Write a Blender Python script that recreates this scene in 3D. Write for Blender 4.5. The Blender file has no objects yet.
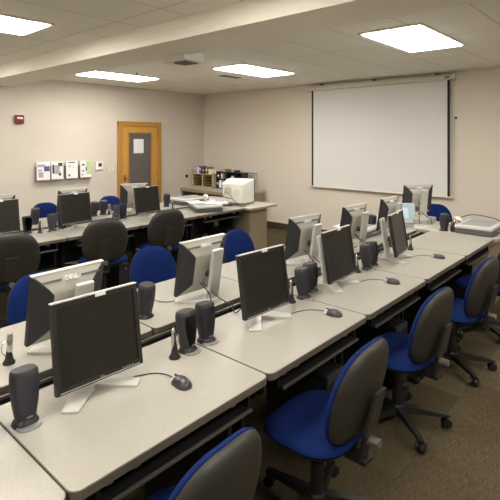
import bpy, bmesh, math, random
from mathutils import Vector, Matrix
random.seed(7)
C = bpy.context.scene.collection
R = math.radians
PI = math.pi

# ---------------------------------------------------------------- materials
def lin(c):
    return tuple(((v/255)/12.92 if v/255 <= .04045 else ((v/255+.055)/1.055)**2.4) for v in c)
def mat(name, rgb, rough=.6, metal=0, spec=.5, noise=None, bump=None, coat=0, emit=None, speckle=None):
    m = bpy.data.materials.new(name); m.use_nodes = True
    nt = m.node_tree; b = nt.nodes['Principled BSDF']
    col = (*lin(rgb), 1)
    b.inputs['Base Color'].default_value = col
    b.inputs['Roughness'].default_value = rough
    b.inputs['Metallic'].default_value = metal
    b.inputs['Specular IOR Level'].default_value = spec
    if coat: b.inputs['Coat Weight'].default_value = coat
    if emit:
        b.inputs['Emission Color'].default_value = (*lin(emit[0]), 1); b.inputs['Emission Strength'].default_value = emit[1]
    tc = nt.nodes.new('ShaderNodeTexCoord')
    if noise:     # (scale, rgb2, contrast)
        n = nt.nodes.new('ShaderNodeTexNoise'); n.inputs['Scale'].default_value = noise[0]; n.inputs['Detail'].default_value = 6
        r = nt.nodes.new('ShaderNodeValToRGB'); k = noise[2]
        r.color_ramp.elements[0].position = .5-k; r.color_ramp.elements[1].position = .5+k
        r.color_ramp.elements[0].color = (*lin(noise[1]), 1); r.color_ramp.elements[1].color = col
        nt.links.new(tc.outputs['Object'], n.inputs['Vector']); nt.links.new(n.outputs['Fac'], r.inputs['Fac'])
        nt.links.new(r.outputs['Color'], b.inputs['Base Color'])
    if bump:      # (scale, strength)
        n2 = nt.nodes.new('ShaderNodeTexNoise'); n2.inputs['Scale'].default_value = bump[0]; n2.inputs['Detail'].default_value = 4
        bp = nt.nodes.new('ShaderNodeBump'); bp.inputs['Strength'].default_value = bump[1]; bp.inputs['Distance'].default_value = .002
        nt.links.new(tc.outputs['Object'], n2.inputs['Vector']); nt.links.new(n2.outputs['Fac'], bp.inputs['Height'])
        nt.links.new(bp.outputs['Normal'], b.inputs['Normal'])
    return m

M = {}
M['laminate'] = mat('laminate', (167,163,152), .40, noise=(260,(147,142,131),.22))
M['laminate_white'] = mat('laminate_white', (192,187,176), .4, noise=(200,(178,171,158),.2))
M['edge'] = mat('edge_band', (98,91,80), .5)
M['edge_light'] = mat('edge_band_light', (168,156,138), .5)
M['panel_tan'] = mat('panel_tan', (156,141,118), .55, noise=(14,(145,130,107),.3))
M['metal_dark'] = mat('metal_dark', (24,23,22), .5)
M['metal_grey'] = mat('metal_grey', (112,108,100), .4, metal=.4)
M['tray_grey'] = mat('tray_grey', (78,75,69), .4, metal=.3)
M['black'] = mat('black_plastic', (26,26,27), .45)
M['black_soft'] = mat('black_soft', (18,18,19), .7)
M['shell'] = mat('chair_shell', (46,44,38), .5, bump=(300,.2))
M['blue'] = mat('blue_fabric', (14,36,92), .95, spec=.15, noise=(180,(11,30,78),.3), bump=(700,.6))
M['screen'] = mat('screen', (36,35,29), .3, spec=.3)
M['bezel'] = mat('bezel', (32,31,30), .45)
M['silver'] = mat('silver_plastic', (190,188,181), .35, metal=.15)
M['silver_back'] = mat('silver_back', (174,171,161), .42, metal=.1)
M['vent_dark'] = mat('vent_dark', (46,47,50), .5)
M['logo'] = mat('logo_light', (232,232,230), .4)
M['logo_grey'] = mat('logo_grey', (150,150,148), .4)
M['slot'] = mat('slot_shadow', (120,118,112), .6)
M['cloth_grey'] = mat('speaker_cloth', (62,61,70), .85, bump=(900,.6))
M['cloth_black'] = mat('speaker_body', (44,43,47), .5)
M['base_grey'] = mat('speaker_base', (150,148,146), .35, metal=.3)
M['mouse_dark'] = mat('mouse_dark', (62,56,56), .35)
M['cable'] = mat('cable', (58,54,50), .5)
M['cable_blk'] = mat('cable_black', (20,20,20), .5)
M['white'] = mat('white_plastic', (232,230,224), .45)
M['paper'] = mat('paper', (238,236,232), .8)
M['crt'] = mat('crt_case', (232,229,218), .5)
M['crt_dark'] = mat('crt_front', (52,58,72), .4)
M['vent_beige'] = mat('vent_beige', (176,170,156), .6)
M['scan_grey'] = mat('scanner_grey', (150,150,150), .4)
M['scan_dark'] = mat('scanner_dark', (84,84,86), .5)
M['scan_lid'] = mat('scanner_lid', (196,196,194), .35)
M['wood'] = mat('honey_oak', (206,158,78), .4, noise=(7,(192,142,62),.35), coat=.2)
M['wood_dark'] = mat('oak_frame', (188,136,58), .4, noise=(9,(174,122,48),.35), coat=.2)
M['glass'] = mat('door_glass', (92,86,84), .12, spec=.6)
M['glass_dark'] = mat('door_glass_edge', (62,57,54), .15, spec=.6)
M['brass'] = mat('brass', (150,112,52), .3, metal=.8)
M['red'] = mat('alarm_red', (128,34,24), .4)
M['purple'] = mat('ink_purple', (92,82,140), .7)
M['ink'] = mat('ink_dark', (66,60,62), .7)
M['ink_grey'] = mat('ink_grey', (168,164,184), .7)
M['green'] = mat('ink_green', (184,208,150), .7)
M['holder'] = mat('holder_grey', (140,134,126), .5)
M['shelf_wood'] = mat('sorter_wood', (206,186,142), .6)
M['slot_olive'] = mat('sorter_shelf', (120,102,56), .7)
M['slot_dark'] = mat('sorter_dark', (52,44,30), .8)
M['navy'] = mat('navy', (44,52,82), .6)
M['brown'] = mat('dark_brown', (66,46,34), .6)
M['tan'] = mat('dried_tan', (150,118,74), .8)
M['maroon'] = mat('maroon', (78,40,40), .6)
M['paleblue'] = mat('pale_blue_paper', (186,198,222), .7)
M['baseboard'] = mat('baseboard', (74,58,44), .6)
M['screen_cloth'] = mat('projection_cloth', (226,225,222), .85)
M['housing'] = mat('screen_housing', (216,208,192), .45)
M['frame_white'] = mat('light_frame', (220,216,206), .5)
M['chrome'] = mat('chrome', (200,200,200), .2, metal=.9)
M['lamp'] = mat('lamp_diffuser', (255,255,255), .5, emit=((255,250,242), 9.0))
M['laptop_screen'] = mat('laptop_screen', (120,140,146), .3, emit=((196,212,214), .16))
M['laptop_window'] = mat('laptop_window', (150,168,172), .3, emit=((215,226,226), .18))

def carpet():
    m = bpy.data.materials.new('carpet'); m.use_nodes = True; nt = m.node_tree; b = nt.nodes['Principled BSDF']
    b.inputs['Roughness'].default_value = .95; b.inputs['Specular IOR Level'].default_value = .1
    tc = nt.nodes.new('ShaderNodeTexCoord')
    br = nt.nodes.new('ShaderNodeTexBrick'); br.offset = .5; br.inputs['Scale'].default_value = 1
    br.inputs['Brick Width'].default_value = .5; br.inputs['Row Height'].default_value = .5
    br.inputs['Mortar Size'].default_value = .002
    br.inputs['Color1'].default_value = (*lin((76,67,50)),1); br.inputs['Color2'].default_value = (*lin((98,87,67)),1)
    br.inputs['Mortar'].default_value = (*lin((74,64,48)),1)
    mp = nt.nodes.new('ShaderNodeMapping'); mp.inputs['Scale'].default_value = (6, 90, 1)
    n = nt.nodes.new('ShaderNodeTexNoise'); n.inputs['Scale'].default_value = 3; n.inputs['Detail'].default_value = 5
    r = nt.nodes.new('ShaderNodeValToRGB'); r.color_ramp.elements[0].position = .35; r.color_ramp.elements[1].position = .65
    r.color_ramp.elements[0].color = (.5,.5,.5,1); r.color_ramp.elements[1].color = (1.25,1.25,1.25,1)
    mx = nt.nodes.new('ShaderNodeMix'); mx.data_type = 'RGBA'; mx.blend_type = 'MULTIPLY'; mx.inputs[0].default_value = .8
    nt.links.new(tc.outputs['Object'], br.inputs['Vector']); nt.links.new(tc.outputs['Object'], mp.inputs['Vector'])
    nt.links.new(mp.outputs['Vector'], n.inputs['Vector']); nt.links.new(n.outputs['Fac'], r.inputs['Fac'])
    nt.links.new(br.outputs['Color'], mx.inputs[6]); nt.links.new(r.outputs['Color'], mx.inputs[7])
    nt.links.new(mx.outputs[2], b.inputs['Base Color'])
    return m
def block_wall(name, rot):
    m = bpy.data.materials.new(name); m.use_nodes = True; nt = m.node_tree; b = nt.nodes['Principled BSDF']
    b.inputs['Roughness'].default_value = .7; b.inputs['Specular IOR Level'].default_value = .25
    tc = nt.nodes.new('ShaderNodeTexCoord'); mp = nt.nodes.new('ShaderNodeMapping'); mp.inputs['Rotation'].default_value = rot
    br = nt.nodes.new('ShaderNodeTexBrick'); br.inputs['Scale'].default_value = 1; br.inputs['Brick Width'].default_value = .4
    br.inputs['Row Height'].default_value = .2; br.inputs['Mortar Size'].default_value = .004; br.inputs['Mortar Smooth'].default_value = .6
    w = (214,206,194)
    br.inputs['Color1'].default_value = (*lin(w),1); br.inputs['Color2'].default_value = (*lin((211,203,191)),1)
    br.inputs['Mortar'].default_value = (*lin((207,199,187)),1)
    bp = nt.nodes.new('ShaderNodeBump'); bp.inputs['Strength'].default_value = .15; bp.inputs['Distance'].default_value = .002; bp.invert = True
    nt.links.new(tc.outputs['Object'], mp.inputs['Vector']); nt.links.new(mp.outputs['Vector'], br.inputs['Vector'])
    nt.links.new(br.outputs['Color'], b.inputs['Base Color']); nt.links.new(br.outputs['Fac'], bp.inputs['Height']); nt.links.new(bp.outputs['Normal'], b.inputs['Normal'])
    return m
def ceiling_mat():
    m = bpy.data.materials.new('ceiling_tiles'); m.use_nodes = True; nt = m.node_tree; b = nt.nodes['Principled BSDF']
    b.inputs['Roughness'].default_value = .9; b.inputs['Specular IOR Level'].default_value = .1
    tc = nt.nodes.new('ShaderNodeTexCoord'); mp = nt.nodes.new('ShaderNodeMapping'); mp.inputs['Location'].default_value = (.2,.15,0)
    br = nt.nodes.new('ShaderNodeTexBrick'); br.offset = 0; br.inputs['Scale'].default_value = 1; br.inputs['Brick Width'].default_value = 1.17
    br.inputs['Row Height'].default_value = .585; br.inputs['Mortar Size'].default_value = .008; br.inputs['Mortar Smooth'].default_value = .3
    br.inputs['Color1'].default_value = (*lin((246,243,234)),1); br.inputs['Color2'].default_value = (*lin((243,240,231)),1)
    br.inputs['Mortar'].default_value = (*lin((216,210,196)),1)
    nt.links.new(tc.outputs['Object'], mp.inputs['Vector']); nt.links.new(mp.outputs['Vector'], br.inputs['Vector'])
    nt.links.new(br.outputs['Color'], b.inputs['Base Color'])
    return m
M['carpet'] = carpet(); M['wall_l'] = block_wall('wall_paint_left', (R(90),0,0)); M['wall_r'] = block_wall('wall_paint_right', (R(90),0,R(0)))
M['ceil'] = ceiling_mat(); M['beam'] = mat('beam_paint', (240,235,221), .8)
M['wallplain'] = mat('wall_plain', (221,212,198), .8)

# ---------------------------------------------------------------- mesh helpers
def box(bm, c, s, mtx=None, bev=0):
    r = bmesh.ops.create_cube(bm, size=1)
    vs = r['verts']
    for v in vs: v.co = Vector((v.co.x*s[0], v.co.y*s[1], v.co.z*s[2])) + Vector(c)
    if bev:
        es = list({e for v in vs for e in v.link_edges})
        r2 = bmesh.ops.bevel(bm, geom=es, offset=bev, segments=2, affect='EDGES', profile=.5)
        vs = list({v for f in r2['faces'] for v in f.verts} | {v for v in vs if v.is_valid})
    if mtx:
        for v in vs: v.co = mtx @ v.co
    return vs
def loft(bm, rings, cap=True, closed=True):
    L = [[bm.verts.new(p) for p in r] for r in rings]
    n = len(L[0])
    for a, b in zip(L, L[1:]):
        for i in range(n if closed else n-1):
            j = (i+1) % n
            bm.faces.new((a[i], a[j], b[j], b[i]))
    if cap:
        bm.faces.new(list(reversed(L[0]))); bm.faces.new(L[-1])
    return L
def circ(cx, cy, z, rx, ry=None, n=20, p=2.0):
    ry = rx if ry is None else ry; out = []
    for i in range(n):
        a = 2*PI*i/n; ca, sa = math.cos(a), math.sin(a)
        out.append((cx+rx*math.copysign(abs(ca)**(2/p), ca), cy+ry*math.copysign(abs(sa)**(2/p), sa), z))
    return out
def tube(bm, pts, rad, n=8):
    pts = [Vector(p) for p in pts]; rads = rad if isinstance(rad, (list, tuple)) else [rad]*len(pts)
    rings = []; up = Vector((0,0,1))
    for i, p in enumerate(pts):
        d = (pts[min(i+1, len(pts)-1)]-pts[max(i-1, 0)]).normalized()
        u = up if abs(d.z) < .95 else Vector((0,1,0))
        a = d.cross(u).normalized(); b = a.cross(d)
        rings.append([p+a*math.cos(2*PI*k/n)*rads[i]+b*math.sin(2*PI*k/n)*rads[i] for k in range(n)])
    loft(bm, rings)
def smooth_path(P, k=6):
    P = [Vector(p) for p in P]; out = []
    for i in range(len(P)-1):
        p0, p1, p2, p3 = P[max(i-1,0)], P[i], P[i+1], P[min(i+2,len(P)-1)]
        for j in range(k):
            t = j/k
            out.append(.5*((2*p1)+(p2-p0)*t+(2*p0-5*p1+4*p2-p3)*t*t+(3*p1-p0-3*p2+p3)*t**3))
    out.append(P[-1]); return out
def prism(bm, poly, axis, a, b):
    """poly = list of 2D points; extruded along axis from a to b"""
    def mk(p, t):
        return {'x': (t, p[0], p[1]), 'y': (p[0], t, p[1]), 'z': (p[0], p[1], t)}[axis]
    loft(bm, [[mk(p, a) for p in poly], [mk(p, b) for p in poly]])
def rrect(x0, y0, x1, y1, r, n=5):
    out = []
    for cx, cy, a0 in ((x1-r,y1-r,0),(x0+r,y1-r,90),(x0+r,y0+r,180),(x1-r,y0+r,270)):
        for i in range(n+1):
            a = R(a0+90*i/n); out.append((cx+r*math.cos(a), cy+r*math.sin(a)))
    return out
def obj(name, bm, m, parent=None, smooth=False, label=None):
    bmesh.ops.recalc_face_normals(bm, faces=bm.faces[:])
    me = bpy.data.meshes.new(name); bm.to_mesh(me); bm.free()
    o = bpy.data.objects.new(name, me); C.objects.link(o)
    me.materials.append(M[m] if isinstance(m, str) else m)
    if smooth:
        for f in me.polygons: f.use_smooth = True
        try: me.set_sharp_from_angle(angle=R(40))
        except Exception: pass
    if parent: o.parent = parent
    if label: o['label'] = label
    return o
def nb(): return bmesh.new()
def bx(name, c, s, m, parent=None, bev=0, mtx=None, label=None):
    b = nb(); box(b, c, s, mtx, bev); return obj(name, b, m, parent, label=label)
def thing(name, label, cat, loc=(0,0,0), rz=0, group=None):
    o = bpy.data.objects.new(name, None); C.objects.link(o); o.empty_display_size = .1
    o.location = loc; o.rotation_euler = (0,0,rz); o['label'] = label; o['category'] = cat
    if group: o['group'] = group
    return o
def tag(o, label, cat, group=None):
    o['label'] = label; o['category'] = cat
    if group: o['group'] = group
    return o
def struct(o, label=None):
    o['kind'] = 'structure'
    if label: o['label'] = label
    return o
def dup(o, parent=None):
    c = o.copy(); C.objects.link(c)
    if parent: c.parent = parent
    for ch in [x for x in bpy.data.objects if x.parent == o]: dup(ch, c)
    return c
_used = {}
def place(proto, label, loc, rz=0, group=None):
    if proto.name not in _used: _used[proto.name] = 1; o = proto
    else: o = dup(proto)
    o.location = loc; o.rotation_euler = (0,0,rz); o['label'] = label
    if group: o['group'] = group
    return o
def text_mesh(name, s, size, mtx, m, parent, ext=.0006):
    cu = bpy.data.curves.new(name+'_c', 'FONT'); cu.body = s; cu.size = size; cu.extrude = ext; cu.align_x = 'CENTER'; cu.align_y = 'CENTER'
    t = bpy.data.objects.new('tmp_text', cu); C.objects.link(t)
    bpy.context.view_layer.update()
    me = bpy.data.meshes.new_from_object(t.evaluated_get(bpy.context.evaluated_depsgraph_get()))
    bpy.data.objects.remove(t); bpy.data.curves.remove(cu)
    me.transform(mtx); me.materials.clear(); me.materials.append(M[m])
    o = bpy.data.objects.new(name, me); C.objects.link(o); o.parent = parent
    return o

# ---------------------------------------------------------------- the room
XW, YW, X0, Y0, ZC = 6.98, 7.51, -2.6, -2.4, 2.69
struct(bx('floor', ((XW+X0)/2, (YW+Y0)/2, -.05), (XW-X0+.4, YW-Y0+.4, .1), 'carpet'), 'brown mottled carpet tile floor')
struct(bx('ceiling', ((XW+X0)/2, (YW+Y0)/2, ZC+.05), (XW-X0+.4, YW-Y0+.4, .1), 'ceil'), 'white suspended tile ceiling')
struct(bx('wall_left', ((XW+X0)/2, YW+.1, ZC/2), (XW-X0+.4, .2, ZC), 'wall_l'), 'beige painted wall with the wooden door')
b = nb(); box(b, (XW+.1, (YW+Y0)/2, ZC/2), (.2, YW-Y0, ZC)); struct(obj('wall_right', b, 'wallplain'), 'beige wall behind the projection screen')
struct(bx('wall_back', (X0-.1, (YW+Y0)/2, ZC/2), (.2, YW-Y0, ZC), 'wallplain'))
struct(bx('wall_front', ((XW+X0)/2, Y0-.1, ZC/2), (XW-X0+.4, .2, ZC), 'wallplain'))
struct(bx('baseboard_right', (XW-.008, (YW+Y0)/2, .06), (.016, YW-Y0, .12), 'baseboard'), 'dark brown baseboard under the projection screen')
struct(bx('baseboard_left', ((X0+4.78)/2, YW-.008, .06), (4.78-X0, .016, .12), 'baseboard'))
b = nb(); prism(b, [(2.40, ZC-.001), (2.40, 2.52), (2.90, 2.52), (3.42, ZC-.001)], 'y', Y0, YW)
struct(obj('trim_1', b, 'beam'), 'dropped ceiling beam with one sloping side')

# door
dr = bx('door_1', (5.277, YW-.02, 1.0), (.80, .04, 1.97), 'wood'); struct(dr, 'honey oak door with a tall dark glass panel')
b = nb(); w0, w1, fz = 4.79, 5.765, 2.04
box(b, (w0+.045, YW-.03, fz/2), (.09, .06, fz), bev=.006); box(b, (w1-.045, YW-.03, fz/2), (.09, .06, fz), bev=.006); box(b, ((w0+w1)/2, YW-.031, fz-.045), (w1-w0, .062, .09), bev=.006)
fr = obj('door_frame', b, 'wood_dark', dr)
bx('glass_pane', (5.27, YW-.042, 1.19), (.50, .006, 1.26), 'glass', dr, label='dark reflecting glass')
b = nb()
for x in (5.012, 5.528): box(b, (x, YW-.045, 1.19), (.022, .014, 1.30))
for z in (.55, 1.83): box(b, (5.27, YW-.045, z), (.53, .014, .022))
obj('glazing_bead', b, 'wood_dark', dr)
b = nb(); tube(b, [(4.93, YW-.04, .98), (4.93, YW-.09, .98)], .012, 10); box(b, (4.965, YW-.095, .98), (.1, .015, .02), bev=.005); box(b, (4.93, YW-.043, .98), (.05, .006, .12))
obj('door_handle', b, 'brass', dr)
b = nb()
for z in (.3, 1.0, 1.75): box(b, (5.68, YW-.044, z), (.012, .012, .1))
obj('hinge', b, 'brass', dr)
tag(bx('paper_note', (5.235, YW-.047, 1.575), (.225, .003, .27), 'paper'), 'white paper notice taped inside the glass of the wooden door', 'notice')

# ---------------------------------------------------------------- ceiling lights and ceiling things
lp = thing('ceiling_light', 'x', 'ceiling light')
b = nb()
L, Wd = 1.16, .585
for sx in (-1, 1): box(b, (sx*(L/2-.012), 0, -.006), (.024, Wd, .014))
for sy in (-1, 1): box(b, (0, sy*(Wd/2-.012), -.006), (L, .024, .014))
obj('frame', b, 'frame_white', lp)
bx('diffuser', (0, 0, -.011), (L-.05, Wd-.05, .022), 'lamp', lp, bev=.004)  # made to stick out so its glowing sides brighten the ceiling
lights = [((4.03,6.27), 'recessed fluorescent light panel above the magazine wall and the door'),
          ((4.97,4.30), 'recessed fluorescent light panel just left of the projection screen top'),
          ((4.42,1.78), 'added recessed fluorescent light panel nearest the right end of the projection screen'),  # added for illumination, as are the panels listed after it
          ((1.25,6.27), 'added recessed fluorescent light panel left of the ceiling beam by the magazine wall'),
          ((1.25,4.10), 'added recessed fluorescent light panel left of the beam over the second double row'),
          ((3.05+.95,2.05), None), ((1.25,1.90), None), ((1.25,-.5), None), ((4.0,-.5), None), ((-1.0,4.1), None), ((-1.0,1.0), None)]
for (x, y), lb in lights:
    if lb is None: continue
    place(lp, lb, (x, y, ZC), 0, 'ceiling light panels')
g = 'ceiling light panels out of view'
for (x, y), lb in lights:
    if lb is None and (x, y) != (4.0, 2.05):
        place(lp, 'added unseen fluorescent light panel in the ceiling above or behind the viewer', (x, y, ZC), 0, g)  # unseen panels put in to light the room
v = thing('air_vent', 'small grey slotted air vent in the ceiling beside the light panel', 'air vent', (5.2, 5.0, ZC))
bx('frame', (0,0,-.004), (.42,.14,.008), 'frame_white', v)
b = nb()
for i in range(6): box(b, (0, -.05+.02*i, -.011), (.38, .008, .008), Matrix.Identity(4))
obj('slat', b, 'slot', v)
bx('opening', (0,0,-.0085), (.39,.12,.002), 'ink', v)
b = nb(); loft(b, [circ(0,0,0,.05), circ(0,0,-.02,.048), circ(0,0,-.035,.03)])
o = obj('smoke_detector', b, 'white', smooth=True); o.location = (6.0,5.66,ZC); tag(o, 'round white smoke detector on the ceiling near the room corner', 'smoke detector')
sp = thing('ceiling_sprinkler', 'small metal sprinkler head hanging in front of the left light panel', 'sprinkler', (4.0, 5.75, ZC))
b = nb(); tube(b, [(0,0,0),(0,0,-.035)], .008); obj('stem', b, 'metal_grey', sp)
b = nb(); loft(b, [circ(0,0,-.035,.018), circ(0,0,-.04,.018)]); obj('deflector', b, 'metal_grey', sp)

pj = thing('ceiling_projector', 'white ceiling hung projector with dark vents underneath', 'projector', (2.98,3.5,2.46), R(90))
bx('body', (0,0,.055), (.32,.26,.10), 'white', pj, bev=.015)
b = nb()
for i in range(9): box(b, (-.10+.022*i, -.02, .003), (.012,.15,.008))
box(b, (-.06,.09,.003), (.16,.04,.008))
obj('vent', b, 'slot', pj)
b = nb(); tube(b, [(-.07,.0,.055),(-.07,-.145,.055)], .035, 16); obj('lens', b, 'black', pj)
b = nb(); tube(b, [(0,0,.10),(0,0,.232)], .02, 10); box(b, (0,0,.224), (.12,.12,.012)); obj('mount', b, 'metal_grey', pj)

# ---------------------------------------------------------------- projection screen
ps = thing('projection_screen', 'large pull down white projection screen on the right wall', 'projection screen', (XW, 3.46, 0))
bx('housing', (-.06, 0, 2.605), (.12, 2.50, .075), 'housing', ps, bev=.012)
b = nb()
for sy in (-1,1): box(b, (-.06, sy*1.258, 2.605), (.124, .016, .085), bev=.004)
obj('end_cap', b, 'white', ps)
bx('cloth', (-.055, 0, 1.73), (.004, 2.37, 1.70), 'screen_cloth', ps)
for sy in (-1,1): bx('black_border', (-.057, sy*1.172, 1.73), (.004, .035, 1.70), 'black_soft', ps)
b = nb(); tube(b, [(-.055,-1.235,.87),(-.055,1.235,.87)], .014, 10)
obj('bottom_bar', b, 'housing', ps, True)
b = nb(); box(b, (-.025, .0, 2.66), (.05, .05, .04)); box(b, (-.025, -1.0, 2.66), (.05,.05,.04)); box(b, (-.025,1.0,2.66), (.05,.05,.04)); obj('bracket', b, 'metal_grey', ps)
bx('maker_plate', (-.122, -1.17, 2.605), (.003,.07,.02), 'ink', ps)
b = nb(); tube(b, [(-.055,-.35,.86),(-.055,-.35,.80)], .005, 6); obj('pull_tab', b, 'housing', ps)
bx('wall_hook', (XW-.012, 2.2, 2.02), (.024,.03,.03), 'ink'); tag(bpy.data.objects['wall_hook'], 'small dark hook on the wall right of the projection screen', 'hook')

# ---------------------------------------------------------------- wall things on the left wall
al = thing('fire_alarm', 'small square red fire alarm strobe high on the left wall', 'fire alarm', (3.04, YW, 2.02))
bx('body', (0,-.025,0), (.135,.05,.135), 'red', al, bev=.01)
bx('strobe', (0,-.054,.02), (.085,.012,.028), 'white', al)
b = nb(); loft(b, [[(p[0], -.051, p[1]-.032) for p in [(x,y) for x,y,_ in circ(0,0,0,.03)]], [(p[0], -.055, p[1]-.032) for p in [(x,y) for x,y,_ in circ(0,0,0,.028)]]]); obj('horn_grille', b, 'ink', al)
def magazine(x, w, label, hlabel, art):
    h = thing('magazine_holder', hlabel, 'magazine holder', (x, YW, 1.195), 0, 'wall magazine holders')
    b = nb(); box(b, (0,-.006,-.02), (w-.01,.012,.26)); box(b, (0,-.042,-.152), (w-.01,.08,.008)); box(b, (-w/2-.004,-.035,-.04), (.005,.07,.22)); box(b, (w/2+.004,-.03,-.10), (.005,.06,.10))
    obj('tray', b, 'holder', h)
    m = thing('magazine', label, 'magazine', (x, YW-.055, 1.195), 0, 'magazines on the left wall')
    mt = Matrix.Rotation(R(-4), 4, 'X')
    bx('pages', (0,.012,0), (w,.045,.29), 'paper', m, mtx=mt, bev=.002)
    for k, (cx, cz, sx, sz, mm) in enumerate(art):
        bx('cover_print', (cx*w,-.0115,cz*.29), (sx*w,.002,sz*.29), mm, m, mtx=mt, label=None)
magazine(3.40,.215,'magazine with a purple patch on a white cover, leftmost on the wall','grey wall holder of the leftmost magazine',
    [(.25,.12,.42,.28,'purple'),(-.15,.30,.6,.14,'ink_grey'),(-.2,-.2,.35,.3,'ink_grey'),(-.25,.05,.3,.1,'ink_grey')])
magazine(3.63,.20,'magazine with dark blotched cover picture, second from left','grey wall holder of the dark blotched magazine',
    [(.25,.33,.35,.2,'ink'),(-.33,.08,.18,.5,'ink'),(.0,.05,.4,.5,'ink_grey'),(.2,-.22,.2,.16,'ink')])
magazine(3.885,.205,'mostly white magazine with a thin dark heading','grey wall holder of the mostly white magazine',
    [(.0,.42,.6,.06,'ink'),(.12,.12,.08,.08,'ink_grey'),(-.25,-.32,.14,.12,'ink'),(-.2,.2,.16,.1,'ink_grey')])
magazine(4.135,.205,'magazine with a pale green half on its cover, next to the thermostat','grey wall holder of the pale green magazine',
    [(.27,.08,.42,.80,'green'),(-.22,.25,.22,.1,'ink'),(.05,.0,.12,.2,'ink'),(-.25,-.1,.2,.12,'ink_grey'),(-.3,-.32,.2,.08,'ink_grey')])
th = thing('thermostat', 'small white square thermostat between magazines and door', 'thermostat', (4.42, YW, 1.235))
bx('body', (0,-.015,0), (.15,.03,.15), 'white', th, bev=.008); bx('display', (0.01,-.031,.015), (.065,.003,.06), 'ink', th)
sw = thing('light_switch', 'flat cream light switch plate left of the wooden door', 'light switch', (4.665, YW, 1.16))
bx('plate', (0,-.004,0), (.17,.008,.12), 'housing', sw, bev=.002)
for sx in (-.04,.04): bx('rocker', (sx,-.011,0), (.03,.008,.06), 'white', sw)
b = nb(); loft(b, [[(x, 0, y) for x,y,_ in circ(0,0,0,.035)], [(x, -.02, y) for x,y,_ in circ(0,0,0,.03)]]); o = obj('wall_sensor', b, 'black', smooth=True); o.location = (6.47,YW,.925)
tag(o, 'small round black sensor on the wall left of the mail sorter', 'sensor')

# ---------------------------------------------------------------- corner counter and sorters
ct = thing('corner_counter', 'tan wall counter in the room corner under the mail sorter', 'counter', (6.3, 5.75, 0))
b = nb(); box(b, (.33, .87, .692), (.655,1.74,.035), bev=.006); obj('worktop', b, 'laminate_white', ct)
b = nb(); box(b, (.003, .88, .66), (.02,1.74,.06)); obj('apron', b, 'panel_tan', ct)
b = nb(); box(b, (.33, .02, .335), (.60,.03,.67)); obj('side_panel', b, 'panel_tan', ct)
b = nb(); box(b, (.33, 1.735, .335), (.60,.03,.67)); obj('side_panel', b, 'panel_tan', ct)
b = nb(); box(b, (.62, .88, .40), (.02,1.70,.5)); obj('back_panel', b, 'panel_tan', ct)
ZK = .71
so = thing('mail_sorter', 'light wooden mail sorter with two columns of olive slots', 'sorter', (6.56, 7.12, ZK))
b = nb()
for y in (-.30, 0, .30): box(b, (.11, y, .14), (.22,.02,.28))
for z in (.008, .272): box(b, (.11, 0, z), (.22,.62,.016))
obj('case', b, 'shelf_wood', so)
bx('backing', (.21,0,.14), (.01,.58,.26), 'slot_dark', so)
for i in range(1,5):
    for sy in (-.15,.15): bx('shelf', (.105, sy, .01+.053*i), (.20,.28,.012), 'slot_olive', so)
def binder(x, y, z, w, h, m, label, name='binder', cat='binder'):
    t = thing(name, label, cat, (x, y, z)); bx('cover', (0,0,h/2), (.17,w,h), m, t, bev=.004); bx('spine_label', (-.087,0,h*.6), (.003,w*.6,h*.3), 'paper', t); return t
zz = ZK+.28
for (y,w,h,mm,lb) in ((7.36,.055,.15,'ink_grey','lavender folder standing at the left on the mail sorter'),(7.28,.05,.13,'paper','white box standing second from left on the mail sorter'),(7.20,.06,.15,'purple','purple folder standing on the middle of the mail sorter'),
                      (7.10,.05,.12,'maroon','maroon folder standing on the mail sorter'),(7.01,.06,.14,'tan','tan folder standing on the mail sorter'),(6.92,.06,.10,'paper','short white box at the right end of the mail sorter')):
    binder(6.66, y, zz, w, h, mm, lb)
sh = thing('book_shelf', 'small black two level shelf right of the mail sorter', 'shelf', (6.62, 6.42, ZK))
b = nb()
for y in (-.34,.34,.05): box(b, (.1,y,.17), (.2,.015,.34))
for z in (.008,.19,.33): box(b, (.1,0,z), (.2,.68,.014))
obj('case', b, 'black', sh); bx('backing', (.195,0,.17), (.008,.67,.32), 'black_soft', sh)
for (y,w,h,mm,zq,lb) in ((6.72,.05,.14,'navy',ZK+.016,'navy binder at the left in the black shelf'),(6.65,.06,.15,'paper',ZK+.016,'white binder low in the black shelf'),(6.57,.05,.14,'paleblue',ZK+.016,'pale blue binder low in the black shelf'),(6.50,.05,.12,'navy',ZK+.016,'short navy binder beside the shelf divider'),
                      (6.40,.07,.13,'tan',ZK+.016,'tan binder low in the black shelf'),(6.25,.08,.13,'ink_grey',ZK+.016,'lavender grey binder at the right in the black shelf'),
                      (6.70,.07,.10,'maroon',ZK+.198,'maroon box on the upper level of the black shelf'),(6.60,.06,.11,'ink_grey',ZK+.198,'grey box on the upper level of the black shelf'),(6.30,.12,.09,'brown',ZK+.198,'brown box on the upper level of the black shelf'),
                      (6.55,.12,.05,'tan',ZK+.337,'tan bundle on top of the black shelf'),(6.30,.1,.04,'navy',ZK+.337,'flat navy box on top of the black shelf')):
    binder(6.70, y, zq, w, h, mm, lb)
rk = thing('wire_rack', 'dark wire file rack behind the tube monitor', 'file rack', (6.62, 5.93, ZK))
b = nb()
for i in range(5):
    y = -.12+.06*i; tube(b, [(0,y,.005),(0,y,.30),(.16,y,.34),(.16,y,.005)], .005, 6)
tube(b, [(0,-.12,.16),(0,.12,.16)], .005, 6); tube(b, [(0,-.12,.30),(0,.12,.30)], .005, 6); tube(b, [(0,-.12,.006),(0,.12,.006)], .005, 6); tube(b, [(.16,-.12,.34),(.16,.12,.34)], .005, 6)
obj('wire_frame', b, 'ink', rk)
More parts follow.
